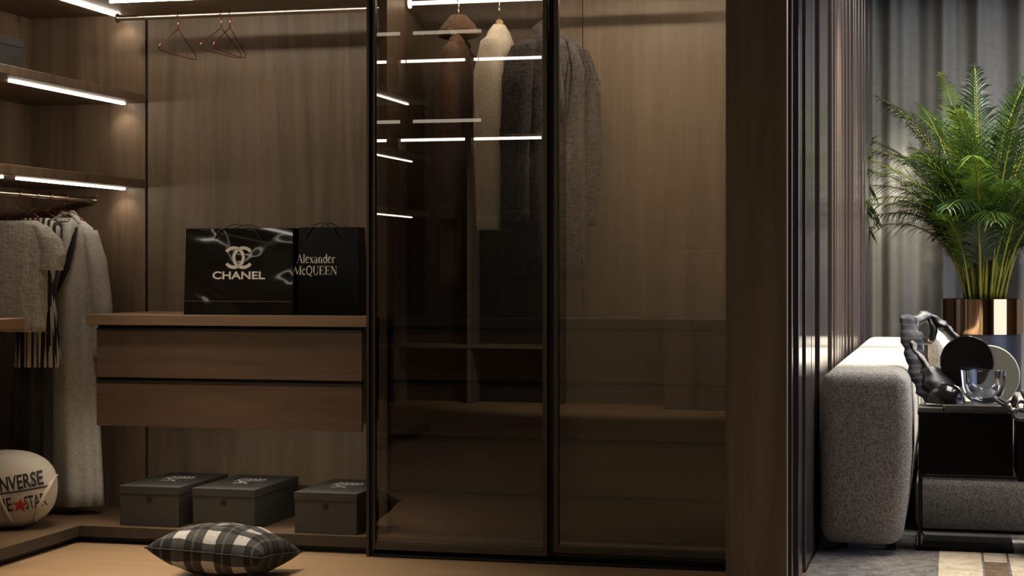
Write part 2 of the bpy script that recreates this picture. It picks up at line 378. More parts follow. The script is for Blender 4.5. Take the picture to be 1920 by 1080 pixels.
# ================================================================ mirrored lights behind the camera
t = thing('opposite_wardrobe', 'wardrobe wall opposite with lit shelves, seen only mirrored in the glass door', 'wardrobe', (-4.3, -1.45, 0))
for z in (3.10, 2.384):
    box('shelf', -5.6, -3.4, -1.48, -1.20, z + .012, z + .04, 'walnut', t)
    for x0, x1 in ((-5.35, -5.0), (-4.853, -4.256), (-4.166, -3.547)):
        box('light_strip', x0, x1, -1.235, -1.205, z - .012, z + .011, 'ledfar', t)
box('back_panel', -5.6, -3.4, -1.499, -1.485, 0, 3.29, 'recess', t)
box('shelf', -5.6, -3.4, -1.48, -1.2, .5, .53, 'walnut', t)
for x in (-5.6, -4.9, -4.21, -3.4): box('upright', x - .02, x + .02, -1.48, -1.21, 0, 3.29, 'walnut', t)
t = thing('streak_strips', 'two added tiers of glowing strips, seen only as weak streaks mirrored in the glass door', 'lamp', (-3.8, 1.48, 3.3))  # added glowing strips, invented to make the weak mirrored streaks
for z in (2.97, 2.311):
    for x0, x1 in ((-4.3, -4.0), (-3.894, -3.37)):
        box('light_strip', x0, x1, 1.47, 1.49, z - .012, z + .012, 'ledweak', t)
for x in (-4.28, -3.95, -3.39): box('hanger_rod', x - .003, x + .003, 1.478, 1.482, 2.31, 3.3, 'black', t)
t = thing('dresser', 'dark wooden dresser against the opposite wall, seen only mirrored', 'dresser', (-1.4, -1.2, 0))
box('body', -2.42, -.8, -1.48, -1.0, 0, 1.37, 'walnut', t, .005)

# ================================================================ WRITING HELPERS
def text_bm(s, size=1.0, bold=0.0, sx=1.0, align='CENTER'):
    cu = bpy.data.curves.new('writing', 'FONT'); cu.body = s; cu.size = size; cu.align_x = align; cu.offset = bold; cu.resolution_u = 3
    o = bpy.data.objects.new('writing', cu); C.objects.link(o)
    dg = bpy.context.evaluated_depsgraph_get(); dg.update()
    me = bpy.data.meshes.new_from_object(o.evaluated_get(dg)); bpy.data.objects.remove(o); bpy.data.curves.remove(cu)
    bm = bmesh.new(); bm.from_mesh(me); bpy.data.meshes.remove(me)
    for v in bm.verts: v.co.x *= sx
    return bm
def place(bm, o, xa, ya):
    """flat mesh in XY -> plane through o spanned by xa, ya"""
    o, xa, ya = Vector(o), Vector(xa), Vector(ya); n = xa.cross(ya).normalized()
    for v in bm.verts: v.co = o + xa * v.co.x + ya * v.co.y + n * v.co.z
    return bm
def stroke(bm, pts, w):
    """flat ribbon stroke in XY"""
    P = [Vector((p[0], p[1], 0)) for p in pts]; n = len(P); l = []; ws = w if isinstance(w, (list, tuple)) else [w] * n
    for i, p in enumerate(P):
        d = (P[min(i + 1, n - 1)] - P[max(i - 1, 0)]).normalized(); s = Vector((-d.y, d.x, 0))
        l.append((bm.verts.new(p + s * ws[i] / 2), bm.verts.new(p - s * ws[i] / 2)))
    for a, b in zip(l, l[1:]): bm.faces.new((a[0], a[1], b[1], b[0]))
    return bm
def arc(cx, cy, rx, ry, a0, a1, n=14):
    return [(cx + rx * math.cos(R(a0 + (a1 - a0) * i / n)), cy + ry * math.sin(R(a0 + (a1 - a0) * i / n))) for i in range(n + 1)]
def merge(dst, src, off=(0, 0)):
    me = bpy.data.meshes.new('t'); 
    for v in src.verts: v.co.x += off[0]; v.co.y += off[1]
    src.to_mesh(me); src.free(); dst.from_mesh(me); bpy.data.meshes.remove(me)
TH, TK = .035, .15
def serif_letter(ch):
    """didone-like letters: (list of strokes, advance)"""
    S = []; a = S.append
    def ser(x, y, w=.22): a(([(x - w / 2, y), (x + w / 2, y)], .04))
    if ch == 'A': a(([(.08, 0), (.36, 1)], TH)); a(([(.36, 1), (.66, 0)], TK)); a(([(.18, .34), (.54, .34)], TH)); ser(.08, .02); ser(.66, .02, .28); adv = .76
    elif ch == 'l': a(([(.14, 0), (.14, 1.02)], TK)); ser(.14, .02, .26); ser(.09, 1, .1); adv = .3
    elif ch == 'e': a((arc(.27, .34, .2, .34, 20, 320), [TH, .05, .1, .13, .15, .15, .15, .15, .14, .12, .1, .08, .06, .05, TH])); a(([(.1, .4), (.46, .4)], TH)); adv = .52
    elif ch == 'x': a(([(.08, .66), (.4, 0)], TK)); a(([(.4, .66), (.08, 0)], TH)); ser(.08, .66, .2); ser(.4, .66, .16); ser(.08, .02, .16); ser(.42, .02, .2); adv = .5
    elif ch == 'a': a((arc(.22, .18, .16, .18, 60, 330), .09)); a(([(.38, 0), (.38, .5)], TK)); a((arc(.24, .5, .14, .17, 0, 170), .05)); adv = .54
    elif ch == 'n': a(([(.12, 0), (.12, .66)], TK)); a((arc(.28, .46, .14, .2, 150, 0), .06)); a(([(.42, .48), (.42, 0)], TK)); ser(.12, .02, .24); ser(.42, .02, .24); adv = .58
    elif ch == 'd': a((arc(.24, .33, .17, .33, 30, 330), .1)); a(([(.42, 0), (.42, 1.02)], TK)); ser(.38, 1, .14); ser(.46, .02, .1); adv = .56
    elif ch == 'r': a(([(.12, 0), (.12, .66)], TK)); a((arc(.3, .48, .16, .16, 170, 60), .06)); ser(.12, .02, .26); a(([(.33, .6), (.4, .55)], .1)); adv = .44
    elif ch == 'M': a(([(.1, 0), (.1, 1)], TH)); a(([(.12, 1), (.44, .05)], TK)); a(([(.44, .05), (.74, 1)], TH)); a(([(.76, 0), (.76, 1)], TK)); ser(.1, .02); ser(.76, .02, .28); ser(.08, .98, .16); ser(.8, .98, .16); adv = .92
    elif ch == 'c': a((arc(.26, .33, .18, .33, 45, 315), .1)); adv = .46
    elif ch == 'Q': a((arc(.38, .5, .29, .5, 0, 360, 28), .1)); a(([(.14, .5), (.14, .52)], .1)); a(([(.34, .02), (.5, -.14), (.72, -.18)], .07)); adv = .78
    elif ch == 'U': a(([(.14, 1), (.14, .3)], TK)); a((arc(.36, .3, .22, .3, 180, 360), .07)); a(([(.58, .3), (.58, 1)], TH)); ser(.14, .98, .28); ser(.58, .98, .2); adv = .72
    elif ch == 'E': a(([(.14, 0), (.14, 1)], TK)); a(([(.04, .98), (.56, .98)], .04)); a(([(.04, .02), (.58, .02)], .04)); a(([(.14, .5), (.42, .5)], .04)); a(([(.55, .98), (.55, .76)], .05)); a(([(.57, .02), (.57, .26)], .05)); a(([(.42, .4), (.42, .6)], .04)); adv = .66
    elif ch == 'N': a(([(.12, 0), (.12, 1)], TH)); a(([(.12, 1), (.62, 0)], TK)); a(([(.62, 0), (.62, 1)], TH)); ser(.12, .02, .2); ser(.1, .98, .16); ser(.62, .98, .2); adv = .76
    return S, adv
def serif_text(s, h, width):
    bm = bmesh.new(); x = 0
    for ch in s:
        S, adv = serif_letter(ch)
        for pts, w in S: stroke(bm, [(p[0] + x, p[1]) for p in pts], w)
        x += adv
    k = width / x
    for v in bm.verts: v.co.x = (v.co.x - x / 2) * k; v.co.y *= h
    return bm

# ================================================================ SHOPPING BAGS
m, nt, b = newmat('glossy_black_paper'); M['gloss'] = m
b.inputs['Base Color'].default_value = lin((14, 13, 12)); b.inputs['Roughness'].default_value = .08; b.inputs['Coat Weight'].default_value = .6; b.inputs['Coat Roughness'].default_value = .03
tc = N(nt, 'ShaderNodeTexCoord'); nz = N(nt, 'ShaderNodeTexNoise'); nz.inputs['Scale'].default_value = 5.5; nz.inputs['Detail'].default_value = .5; nz.inputs['Distortion'].default_value = .6
L(nt, tc.outputs['Object'], nz.inputs[0]); bp = N(nt, 'ShaderNodeBump'); bp.inputs['Strength'].default_value = .8; bp.inputs['Distance'].default_value = .022
L(nt, nz.outputs['Fac'], bp.inputs['Height']); L(nt, bp.outputs[0], b.inputs['Normal'])
M['matblack'] = plain('satin_black_paper', (9, 8, 8), .2, spec=.15, bump=.05, bscale=30)
def bag(name, label, x0, x1, y0, y1, z0, z1, mat, flare=0.0, cord=(.3, .7)):
    t = thing(name, label, 'bag', ((x0 + x1) / 2, y0, z0))
    bm = bmesh.new(); th = .002
    xm = (y0 + y1) / 2
    lo = [(x0 - flare, y0 - .0), (x1 + flare, y0), (x1 + flare, y1), (x0 - flare, y1)]
    hi = [(x0, y0 + .012), (x1, y0 + .012), (x1, y1 - .012), (x0, y1 - .012)]
    vl = [bm.verts.new((*p, z0)) for p in lo]; vh = [bm.verts.new((*p, z1)) for p in hi]
    bm.faces.new(vl)
    for i in range(4): bm.faces.new((vl[i], vl[(i + 1) % 4], vh[(i + 1) % 4], vh[i]))
    obj('bag_body', bm, mat, t, solid=.0025)
    W = x1 - x0
    for yy, k in ((y0 + .008, 1), (y1 - .014, -1)):
        a, c = x0 + W * cord[0], x0 + W * cord[1]; mz = z1 + .014
        pts = [(a, yy - .004 * k, z1 - .045), (a + .02, yy - .008 * k, z1 - .01), ((a + c) / 2 - .03, yy - .01, mz), ((a + c) / 2 + .01, yy - .01, mz + .006), (c - .03, yy - .012 * k, z1 - .005), (c, yy - .004 * k, z1 - .05)]
        obj('cord_handle', tube(bmesh.new(), pts, .003, 8), 'frame', t, True)
    return t
B1 = bag('shopping_bag', 'wide glossy black paper shopping bag with a round white emblem above white lettering', -3.253, -2.757, 7.05, 7.17, 1.0065, 1.383, 'gloss', .006, (.28, .72))
B2 = bag('shopping_bag', 'narrower satin black paper bag with two lines of white serif lettering', -2.738, -2.472, 7.08, 7.20, 1.0065, 1.386, 'matblack', .012, (.12, .70))
yf = 7.046
def bagplane(z): return 7.05 + .012 * (z - 1.0065) / .3765 - .0035
p = atY(446, 483, yf)
bm = bmesh.new(); rr = .039
for s in (-1, 1):
    stroke(bm, [(s * .0215 + q[0] * 1.22, q[1]) for q in arc(0, 0, .036, .042, 38 if s > 0 else 142, 322 if s > 0 else -142, 30)], .0145)
obj('emblem', place(bm, (p.x, bagplane(p.z) - .001, p.z), (1, 0, 0), (0, .032, 1)), 'bone', B1, label='white emblem of two interlocked arcs')
p = atY(446, 523, yf)
bm = text_bm('CHANEL', .046, .0012, 1.0)
w_ = max(v.co.x for v in bm.verts) - min(v.co.x for v in bm.verts)
for v in bm.verts: v.co.x *= .245 / w_
obj('lettering', place(bm, (p.x, bagplane(p.z) - .001, p.z), (1, 0, 0), (0, .032, 1)), 'bone', B1, label='white wide capital lettering')
bmf = bx(bmesh.new(), -3.257, -2.76, 7.046, 7.0475, 1.064, 1.067)
obj('fold_glint', bmf, 'chrome', B1)  # chrome strip put on as the bright highlight along the paper fold
p = atY(592, 493, 7.08)
obj('lettering', place(serif_text('Alexander', .037, .178), (p.x, 7.083, p.z), (1, 0, 0), (0, .032, 1)), 'bone', B2, label='upper line of white serif lettering')
p = atY(591, 515, 7.08)
obj('lettering', place(serif_text('McQUEEN', .037, .200), (p.x, 7.083, p.z), (1, 0, 0), (0, .032, 1)), 'bone', B2, label='lower line of white serif lettering')

# ================================================================ GREY BOXES
def storage_box(label, x0, x1, y0, y1, z0, h=.176, mark=True, holeside='front'):
    t = thing('storage_box', label, 'box', ((x0 + x1) / 2, (y0 + y1) / 2, z0), 0, 'grey lidded storage boxes')
    zt = z0 + h
    o_ = obj('box_body', bx(bmesh.new(), x0 + .003, x1 - .003, y0 + .003, y1 - .003, z0, zt - .012, .001), 'boxgrey', t)
    bm = bx(bmesh.new(), x0, x1, y0, y1, zt - .034, zt, .0015)
    lid = obj('lid', bm, 'boxgrey', t)
    bm = bmesh.new(); cx = (x0 + x1) / 2 + .0; cz = z0 + .118
    if holeside == 'front':
        tube(bm, [(cx, y0 + .0035, cz), (cx, y0 + .0015, cz)], .0145, 20); obj('finger_hole', bm, 'recess', t, label='round dark finger hole')
    if mark:
        bm = bmesh.new(); cx2, cy2 = (x0 + x1) / 2 + .0, y0 + (y1 - y0) * .55
        for k in range(5): stroke(bm, arc(-.055 + k * .026, 0, .016, .03, 200 - k * 10, 20, 8), [.002, .006, .009, .01, .01, .009, .008, .005, .002])
        stroke(bm, [(-.075, .012), (-.03, -.01), (.02, .012), (.075, .004)], [.002, .01, .01, .002])
        stroke(bm, [(-.05, -.03), (0, -.022), (.03, -.034)], .006)
        for v in bm.verts: v.co.z = zt + .0012; v.co.x = v.co.x * .9 + cx2; v.co.y = v.co.y * 2.6 + cy2
        obj('printed_mark', bm, 'white', lid, label='white script-like mark')
    return t
storage_box('leftmost grey lidded box on the platform, nearest the hanging grey coat', -3.56, -3.272, 7.03, 7.56, DK)
storage_box('middle grey lidded box on the platform, its long right side showing', -3.212, -2.918, 7.03, 7.55, DK)
storage_box('rightmost grey lidded box on the platform, beside the dark door post', -2.731, -2.446, 7.01, 7.50, DK, .176)
t = storage_box('grey lidded box lying high on the upper left wall shelf', -4.2, -3.80, 6.0, 6.64, 2.037, .135, mark=False, holeside='none')

# ================================================================ GARMENTS
M['greywool'] = fabric('grey_wool', (206, 202, 194), (178, 174, 166), 220, .3)
M['linen'] = fabric('grey_linen', (190, 184, 172), (150, 144, 134), 140, .5)
M['charcoal'] = fabric('charcoal_cloth', (66, 63, 60), (52, 50, 48), 200, .3)
M['brownwool'] = fabric('brown_wool', (124, 96, 76), (98, 76, 60), 200, .3)
M['cream'] = fabric('cream_wool', (240, 232, 214), (222, 208, 186), 200, .3)
M['navywool'] = fabric('dark_tweed', (92, 84, 80), (44, 42, 46), 120, .5)
M['lining'] = plain('dark_lining', (28, 25, 23), .7, bscale=30, var=.1)
M['darkbrown'] = fabric('dark_brown_cloth', (46, 38, 32), (36, 30, 26), 200, .3)
# vertical stripes
m, nt, b = newmat('striped_cloth'); M['stripe'] = m
tc = N(nt, 'ShaderNodeTexCoord'); wv = N(nt, 'ShaderNodeTexWave'); wv.bands_direction = 'X'; wv.inputs['Scale'].default_value = 12.5; wv.inputs['Distortion'].default_value = .3
L(nt, tc.outputs['Object'], wv.inputs[0]); cr = N(nt, 'ShaderNodeValToRGB'); cr.color_ramp.interpolation = 'CONSTANT'
cr.color_ramp.elements[0].color = lin((30, 28, 26)); cr.color_ramp.elements[1].position = .5; cr.color_ramp.elements[1].color = lin((196, 190, 178))
L(nt, wv.outputs['Fac'], cr.inputs[0]); L(nt, cr.outputs[0], b.inputs['Base Color']); b.inputs['Roughness'].default_value = .85

def loft(rings, n=64, k=7, amp=.0, drop=.03, seed=0, ex=.8):
    """rings: (z, cx, cy, hw, hd, fold)  -> rows of points in local space"""
    rows = []
    for (z, cx, cy, hw, hd, f) in rings:
        r = []
        for q in range(n):
            a = 2 * PI * q / n; c, s = math.cos(a), math.sin(a)
            c2 = math.copysign(abs(c) ** ex, c); s2 = math.copysign(abs(s) ** ex, s)
            w_ = 1 + f * (.6 * math.sin(k * a + seed + z * .6) + .4 * math.sin((k * 2 + 1) * a + seed * 2.3 + z))
            r.append((cx + hw * c2 * (1 + .25 * (w_ - 1)), cy + hd * s2 * w_, z))
        rows.append(r)
    return rows
def interp(rings, m=5):
    out = []
    for i in range(len(rings) - 1):
        a = rings[i]; c = rings[i + 1]
        for j in range(m):
            t_ = j / m; out.append(tuple(a[q] + (c[q] - a[q]) * t_ for q in range(6)))
    out.append(rings[-1]); return out
def sleeve(bm, pts, rx, ry, n=20, seed=0):
    """open tube with elliptical section (rx across local x, ry across local y) and soft folds"""
    rows = []; m_ = len(pts)
    P = [Vector(p) for p in pts]
    for i in range((m_ - 1) * 5 + 1):
        t_ = i / 5; j = min(int(t_), m_ - 2); f = t_ - j
        p = P[j].lerp(P[j + 1], f); a = rx[j] + (rx[j + 1] - rx[j]) * f; c = ry[j] + (ry[j + 1] - ry[j]) * f
        rows.append([(p.x + a * math.cos(2 * PI * q / n) * (1 + .05 * math.sin(3 * q + i * .8 + seed)), p.y + c * math.sin(2 * PI * q / n) * (1 + .06 * math.sin(2 * q + i * .5 + seed)), p.z) for q in range(n)])
    g = grid_mesh(bm, rows, True); bm.faces.new(g[0])
    return bm
def garment(name, label, cat, x, y, rz, mat, rings, sleeves=(), k=7, seed=0, group=None):
    t = thing(name, label, cat, (x, y, 0), rz, group)
    bm = bmesh.new(); grid_mesh(bm, loft(interp(rings), k=k, seed=seed), True)
    obj('body', bm, mat, t, True, True, solid=.003)
    for sl in sleeves:
        obj('sleeve', sleeve(bmesh.new(), *sl, seed=seed), mat, t, True, True, solid=.003)
    return t
def strip3(bm, pts, wv_):
    """ribbon hanging in local space facing -y: pts centre line, widths along x"""
    g = [[(p[0] - w_ / 2, p[1], p[2]), (p[0], p[1] - .004, p[2]), (p[0] + w_ / 2, p[1], p[2])] for p, w_ in zip(pts, wv_)]
    grid_mesh(bm, g); return bm
RX = -3.995
# long grey coat
g = garment('long_coat', 'floor-length light grey wool coat at the end of the left clothes rail', 'coat', RX, 7.34, 0, 'greywool',
    [(1.442, 0, 0, .05, .035, 0), (1.425, .0, 0, .10, .05, 0), (1.395, 0, 0, .14, .055, 0), (1.33, 0, 0, .158, .06, .03), (1.2, 0, 0, .15, .062, .08), (.9, -.0, 0, .155, .07, .16), (.5, 0, 0, .172, .075, .25), (.115, .005, 0, .185, .08, .3)],
    [([(.125, 0, 1.385), (.165, -.005, 1.25), (.195, 0, 1.02), (.19, .0, .80)], [.035, .045, .045, .04], [.045, .05, .045, .04]), ([(-.125, 0, 1.385), (-.165, 0, 1.25), (-.195, 0, 1.02), (-.19, 0, .80)], [.035, .045, .045, .04], [.045, .05, .045, .04])], 5, 1.2)
obj('lining', strip3(bmesh.new(), [(.092, -.052, 1.40), (.085, -.080, 1.32), (.055, -.090, 1.2), (.01, -.094, 1.09)], [.012, .03, .038, .006]), 'lining', g, True, True)
obj('lapel', strip3(bmesh.new(), [(.045, -.06, 1.43), (.048, -.088, 1.34), (.012, -.098, 1.22), (-.015, -.100, 1.08)], [.05, .07, .06, .02]), 'greywool', g, True, True, solid=.003)
obj('collar', tube(bmesh.new(), [(-.055, -.01, 1.43), (-.02, .02, 1.462), (.03, .02, 1.466), (.07, -.01, 1.44), (.10, -.045, 1.418)], [.012, .02, .022, .018, .006], 10, flat=.6), 'greywool', g, True, True)
obj('coat_edge', strip3(bmesh.new(), [(-.035, -.094, 1.08), (-.03, -.104, .8), (-.02, -.112, .45), (-.015, -.12, .125)], [.006, .006, .006, .006]), 'lining', g, True, True)
for i in range(2): obj('button', tube(bmesh.new(), [(.0, -.088 - .005 * i, .98 - .14 * i), (.0, -.093 - .005 * i, .98 - .14 * i)], .008, 12), 'lining', g, True, True)
# charcoal dress
garment('long_dress', 'long charcoal dress hanging behind the striped dress, above the white duffel bag', 'dress', RX, 7.205, 0, 'charcoal',
    [(1.43, -.02, 0, .05, .03, 0), (1.41, -.02, 0, .08, .035, 0), (1.36, -.03, 0, .09, .04, .03), (1.1, -.05, 0, .08, .04, .1), (.75, -.08, 0, .09, .045, .2), (.14, -.10, 0, .11, .045, .3)], (), 8, .4)
# striped pleated dress
garment('striped_dress', 'black and white striped pleated dress showing below the grey linen shirt', 'dress', RX, 7.085, 0, 'stripe',
    [(1.435, 0, 0, .055, .028, 0), (1.42, 0, 0, .09, .03, 0), (1.39, 0, 0, .115, .034, .02), (1.3, 0, 0, .105, .036, .05), (1.12, .0, 0, .075, .034, .15), (1.0, .005, 0, .085, .034, .4), (.765, .01, 0, .105, .036, .5)], (), 15, 2.1)
# linen shirt
g = garment('linen_shirt', 'grey linen short-sleeved shirt hanging foremost on the left clothes rail', 'shirt', RX, 6.93, 0, 'linen',
    [(1.40, -.01, 0, .055, .03, 0), (1.418, 0, 0, .085, .032, 0), (1.405, 0, 0, .112, .038, 0), (1.36, 0, 0, .135, .045, .03), (1.25, 0, 0, .135, .048, .06), (1.1, 0, 0, .13, .05, .12), (.93, 0, 0, .125, .05, .16)],
    [([(.10, 0, 1.40), (.15, -.006, 1.34), (.18, -.01, 1.27), (.165, -.01, 1.205)], [.03, .052, .055, .05], [.038, .042, .042, .04]), ([(-.10, 0, 1.40), (-.15, -.006, 1.34), (-.18, -.01, 1.27), (-.165, -.01, 1.205)], [.03, .052, .055, .05], [.038, .042, .042, .04])], 5, .9)
for s_ in (-1, 1): obj('cuff', sleeve(bmesh.new(), [(s_ * .166, -.01, 1.222), (s_ * .164, -.01, 1.200)], [.052, .053], [.042, .043], 24, 0), 'linen', g, True, True, solid=.003)
obj('neckband', tube(bmesh.new(), [(-.09, -.012, 1.408), (-.05, -.03, 1.375), (0, -.038, 1.362), (.05, -.03, 1.378), (.085, -.012, 1.41)], .006, 8), 'linen', g, True, True)
# wire hangers
def wire_hanger(label, loc, rz, W=.19, group=None, zb=-.176):
    t = thing('wire_hanger', label, 'hanger', loc, rz, group)
    hook = [(0, 0, -.05), (0, 0, -.03)] + [(.0 + .0165 * math.sin(R(a)), 0, -.0005 - .0165 * math.cos(R(a)) * -1 - .0) for a in range(-60, 161, 20)]
    hook = [(.0, 0, -.06), (0, 0, -.035)] + [(.015 * math.cos(R(a)), 0, .0035 + .015 * math.sin(R(a))) for a in range(-60, 200, 20)][::-1][:0] + [(.0155 * math.cos(R(a)), 0, .001 + .0155 * math.sin(R(a))) for a in (-70, -30, 0, 30, 60, 90, 120, 150, 180, 205)]
    obj('hook', tube(bmesh.new(), hook, .0022, 8), 'copper', t, True, True)
    fr = [(0, 0, -.06), (-W * .45, 0, zb * .60), (-W * .93, 0, zb * .86), (-W, 0, zb * .93), (-W * .96, 0, zb), (-W * .5, 0, zb * 1.02), (0, 0, zb * 1.025), (W * .5, 0, zb * 1.02), (W * .96, 0, zb), (W, 0, zb * .93), (W * .93, 0, zb * .86), (W * .45, 0, zb * .60), (0, 0, -.06)]
    obj('frame', tube(bmesh.new(), fr, .0022, 8), 'copper', t, True, True)
    return t
h0 = wire_hanger('empty copper wire hanger hanging alone, leftmost on the upper rail', (-3.408, 7.31, 2.356), R(90), .2)
dup(h0, (-3.197, 7.31, 2.356), R(86), 'empty copper wire hanger, left one of the pair on the upper rail')
dup(h0, (-3.155, 7.31, 2.356), R(92), 'empty copper wire hanger, right one of the pair on the upper rail')
for yy, lab in ((7.34, 'copper hanger holding the long grey coat'), (7.205, 'copper hanger holding the charcoal dress behind the striped one'), (7.085, 'copper hanger holding the striped dress'), (6.93, 'copper hanger holding the grey linen shirt')):
    wire_hanger(lab, (RX, yy, 1.538), 0, .10, zb=-.115)

# coats behind the glass (hung edge-on: local x runs along world y)
def coat(name, label, x, rz, mat, zt, zb, wt, dp, folds=.2, sleeve_end=1.4, hem_w=None, seed=0, slx=.05):
    hem_w = hem_w or wt
    g = garment(name, label, 'coat', x, 7.31, rz, mat,
        [(zt, 0, 0, .035, dp * .35, 0), (zt - .03, 0, 0, .08, dp * .6, 0), (zt - .08, 0, 0, wt * .75, dp * .85, .02), (zt - .17, 0, 0, wt * .97, dp, .05), (zt - .4, 0, 0, wt * .95, dp, folds * .5), (zt - .7, 0, 0, wt, dp * 1.05, folds * .8), (zb, 0, 0, hem_w, dp * 1.15, folds)], (), 5, seed)
    for s in (-1, 1):
        obj('sleeve', sleeve(bmesh.new(), [(s * (wt * .62), 0, zt - .052), (s * (wt * .85), 0, zt - .085), (s * (wt + .015), .0, zt - .22), (s * (wt + .035), .005 * s, zt - .45), (s * (wt + .03), 0, (zt + sleeve_end) / 2 - .12), (s * (wt + .015), 0, sleeve_end)],
            [.02, .045, .058, .058, .055, .048], [dp * .3, dp * .7, dp * .95, dp * .98, dp * .9, dp * .72], 24, seed + s), mat, g, True, True, solid=.004)
        obj('cuff', sleeve(bmesh.new(), [(s * (wt + .016), 0, sleeve_end + .05), (s * (wt + .015), 0, sleeve_end - .005)], [.053, .051], [dp * .78, dp * .75], 24, 0), mat, g, True, True, solid=.004)
    if seed != 2.2: obj('collar', tube(bmesh.new(), [(-.07, -.03, zt - .06), (-.05, dp * .3, zt + .0), (0, dp * .55, zt + .03), (.05, dp * .3, zt + .0), (.07, -.03, zt - .06)], [.012, .026, .03, .026, .012], 12, flat=.5), mat, g, True, True)
    return g
c1 = coat('brown_coat', 'brown wool coat with a broad collar, left one behind the glass door', -2.083, R(90), 'brownwool', 2.235, 1.10, .15, .048, .25, 1.42, .17, 1.0)
obj('shawl_collar', sleeve(bmesh.new(), [(0, 0, 2.31), (0, 0, 2.285), (0, 0, 2.255), (0, 0, 2.225), (0, 0, 2.21)], [.03, .05, .055, .05, .03], [.03, .055, .080, .092, .06], 24), 'brownwool', c1, True, True, solid=.004, label='broad brown collar flaring to both sides')
c2 = coat('cream_coat', 'cream wool coat hanging in the middle behind the glass door', -1.90, R(90), 'cream', 2.262, 1.39, .15, .066, .25, 1.375, .16, 2.2)
c3 = coat('dark_tweed_coat', 'dark tweed coat turned toward the room, behind both glass doors', -1.672, R(54), 'navywool', 2.235, 1.16, .18, .085, .3, 1.40, .17, .3)
obj('front_edge', strip3(bmesh.new(), [(.03, -.085, 2.12), (.0, -.097, 1.95), (-.01, -.10, 1.6), (-.01, -.11, 1.2)], [.006] * 4), 'lining', c3, True, True)
obj('lapel', strip3(bmesh.new(), [(.05, -.075, 2.19), (.075, -.096, 2.06), (.05, -.10, 1.94), (.01, -.10, 1.82)], [.04, .07, .05, .004]), 'navywool', c3, True, True, solid=.004)
obj('lapel', strip3(bmesh.new(), [(-.05, -.075, 2.19), (-.06, -.096, 2.06), (-.035, -.10, 1.94), (-.01, -.10, 1.82)], [.04, .07, .05, .004]), 'navywool', c3, True, True, solid=.004)
M['hangerwood'] = plain('pale_hanger_wood', (214, 182, 128), .4, bscale=30, var=.08)
for i, (x, rz, lab) in enumerate(((-2.083, 90, 'pale wooden hanger of the brown coat'), (-1.90, 90, 'pale wooden hanger of the cream coat'), (-1.672, 54, 'pale wooden hanger of the dark tweed coat'))):
    t = thing('wooden_hanger', lab, 'hanger', (x, 7.31, 2.372), R(rz))
    hook = [(0, 0, -.085), (0, 0, -.04)] + [(.018 * math.cos(R(a)), 0, .0 + .0135 * math.sin(R(a)) + .002) for a in (-70, -30, 0, 30, 60, 90, 120, 150, 180, 205)]
    obj('hook', tube(bmesh.new(), hook, .003, 8), 'chrome', t, True, True)
    dz = -.05 if i else -.0
    obj('shoulder_bar', tube(bmesh.new(), [(-.12, 0, -.26), (-.07, 0, -.20), (-.02, 0, -.135), (0, 0, -.10), (.02, 0, -.135), (.07, 0, -.20), (.12, 0, -.26)], [.010, .011, .014, .018, .014, .011, .010], 10), 'hangerwood', t, True, True)

# ================================================================ DUFFEL BAG
M['canvas'] = plain('white_canvas', (200, 192, 178), .8, bump=.3, bscale=120, var=.05)
M['ink'] = plain('black_ink', (34, 33, 38), .7, bscale=40, var=.05)
M['red'] = plain('red_ink', (190, 52, 40), .7, bscale=40, var=.05)
DC = Vector((-4.015, 6.86, DK + .170)); DA, DB, DD = .22, .165, .168     # half width, half depth, half height
dr = Vector((math.cos(R(20)), math.sin(R(20)), 0)); dn = Vector((math.sin(R(20)), -math.cos(R(20)), 0)); du_ = Vector((0, 0, 1))
def dsurf(s, t_, off=0):
    """point on the front of the bag, s along its width, t_ up, both metres from the centre"""
    k = 1 - (abs(s) / DA) ** 2.4 - (abs(t_) / DD) ** 2.4
    return DC + dr * s + du_ * t_ + dn * (DB * max(k, 0) ** (1 / 2.4) + off)
t = thing('duffel_bag', 'white canvas duffel bag with black lettering and a red star, on the left platform', 'bag', (DC.x, DC.y, DK))
bm = bmesh.new(); rows = []
for i in range(25):
    ph = -PI / 2 + PI * i / 24; r = []
    for q in range(56):
        a = 2 * PI * q / 56
        f = lambda v, e: math.copysign(abs(v) ** e, v)
        e = 2 / 2.4; cx_ = f(math.cos(ph), e) * f(math.cos(a), e); cy_ = f(math.cos(ph), e) * f(math.sin(a), e); cz_ = f(math.sin(ph), e)
        wr = 1 + .008 * math.sin(5 * a + 3 * cz_) * math.cos(ph)
        r.append(DC + dr * DA * cx_ * wr + dn * DB * cy_ * wr + du_ * DD * cz_ * 1.0)
    rows.append(r)
grid_mesh(bm, rows, True)
body = obj('bag_body', bm, 'canvas', t, True)
def warp(bm, cx, cy, rot, off=.003, su=1, sv=1):
    bmesh.ops.subdivide_edges(bm, edges=[e for e in bm.edges if e.calc_length() > .02], cuts=2)
    for v in bm.verts:
        x, y = v.co.x * su, v.co.y * sv
        x, y = x * math.cos(rot) - y * math.sin(rot) + cx, x * math.sin(rot) + y * math.cos(rot) + cy
        v.co = dsurf(x, y, off)
    return bm
bm = text_bm('CONVERSE', .085, .002, .60)
obj('lettering', warp(bm, .055, .012, R(9)), 'ink', t, label='upper black lettering')
bm = bmesh.new(); stroke(bm, [(-.12 + i * .02, 0) for i in range(14)], .007)
obj('underline', warp(bm, .055, .003, R(7)), 'ink', t, label='black line under the lettering')
bm = bmesh.new(); pts = [bm.verts.new(((.034 if i % 2 == 0 else .014) * math.sin(i * PI / 5), (.034 if i % 2 == 0 else .014) * math.cos(i * PI / 5), 0)) for i in range(10)]
cc = bm.verts.new((0, 0, 0))
for i in range(10): bm.faces.new((cc, pts[i], pts[(i + 1) % 10]))
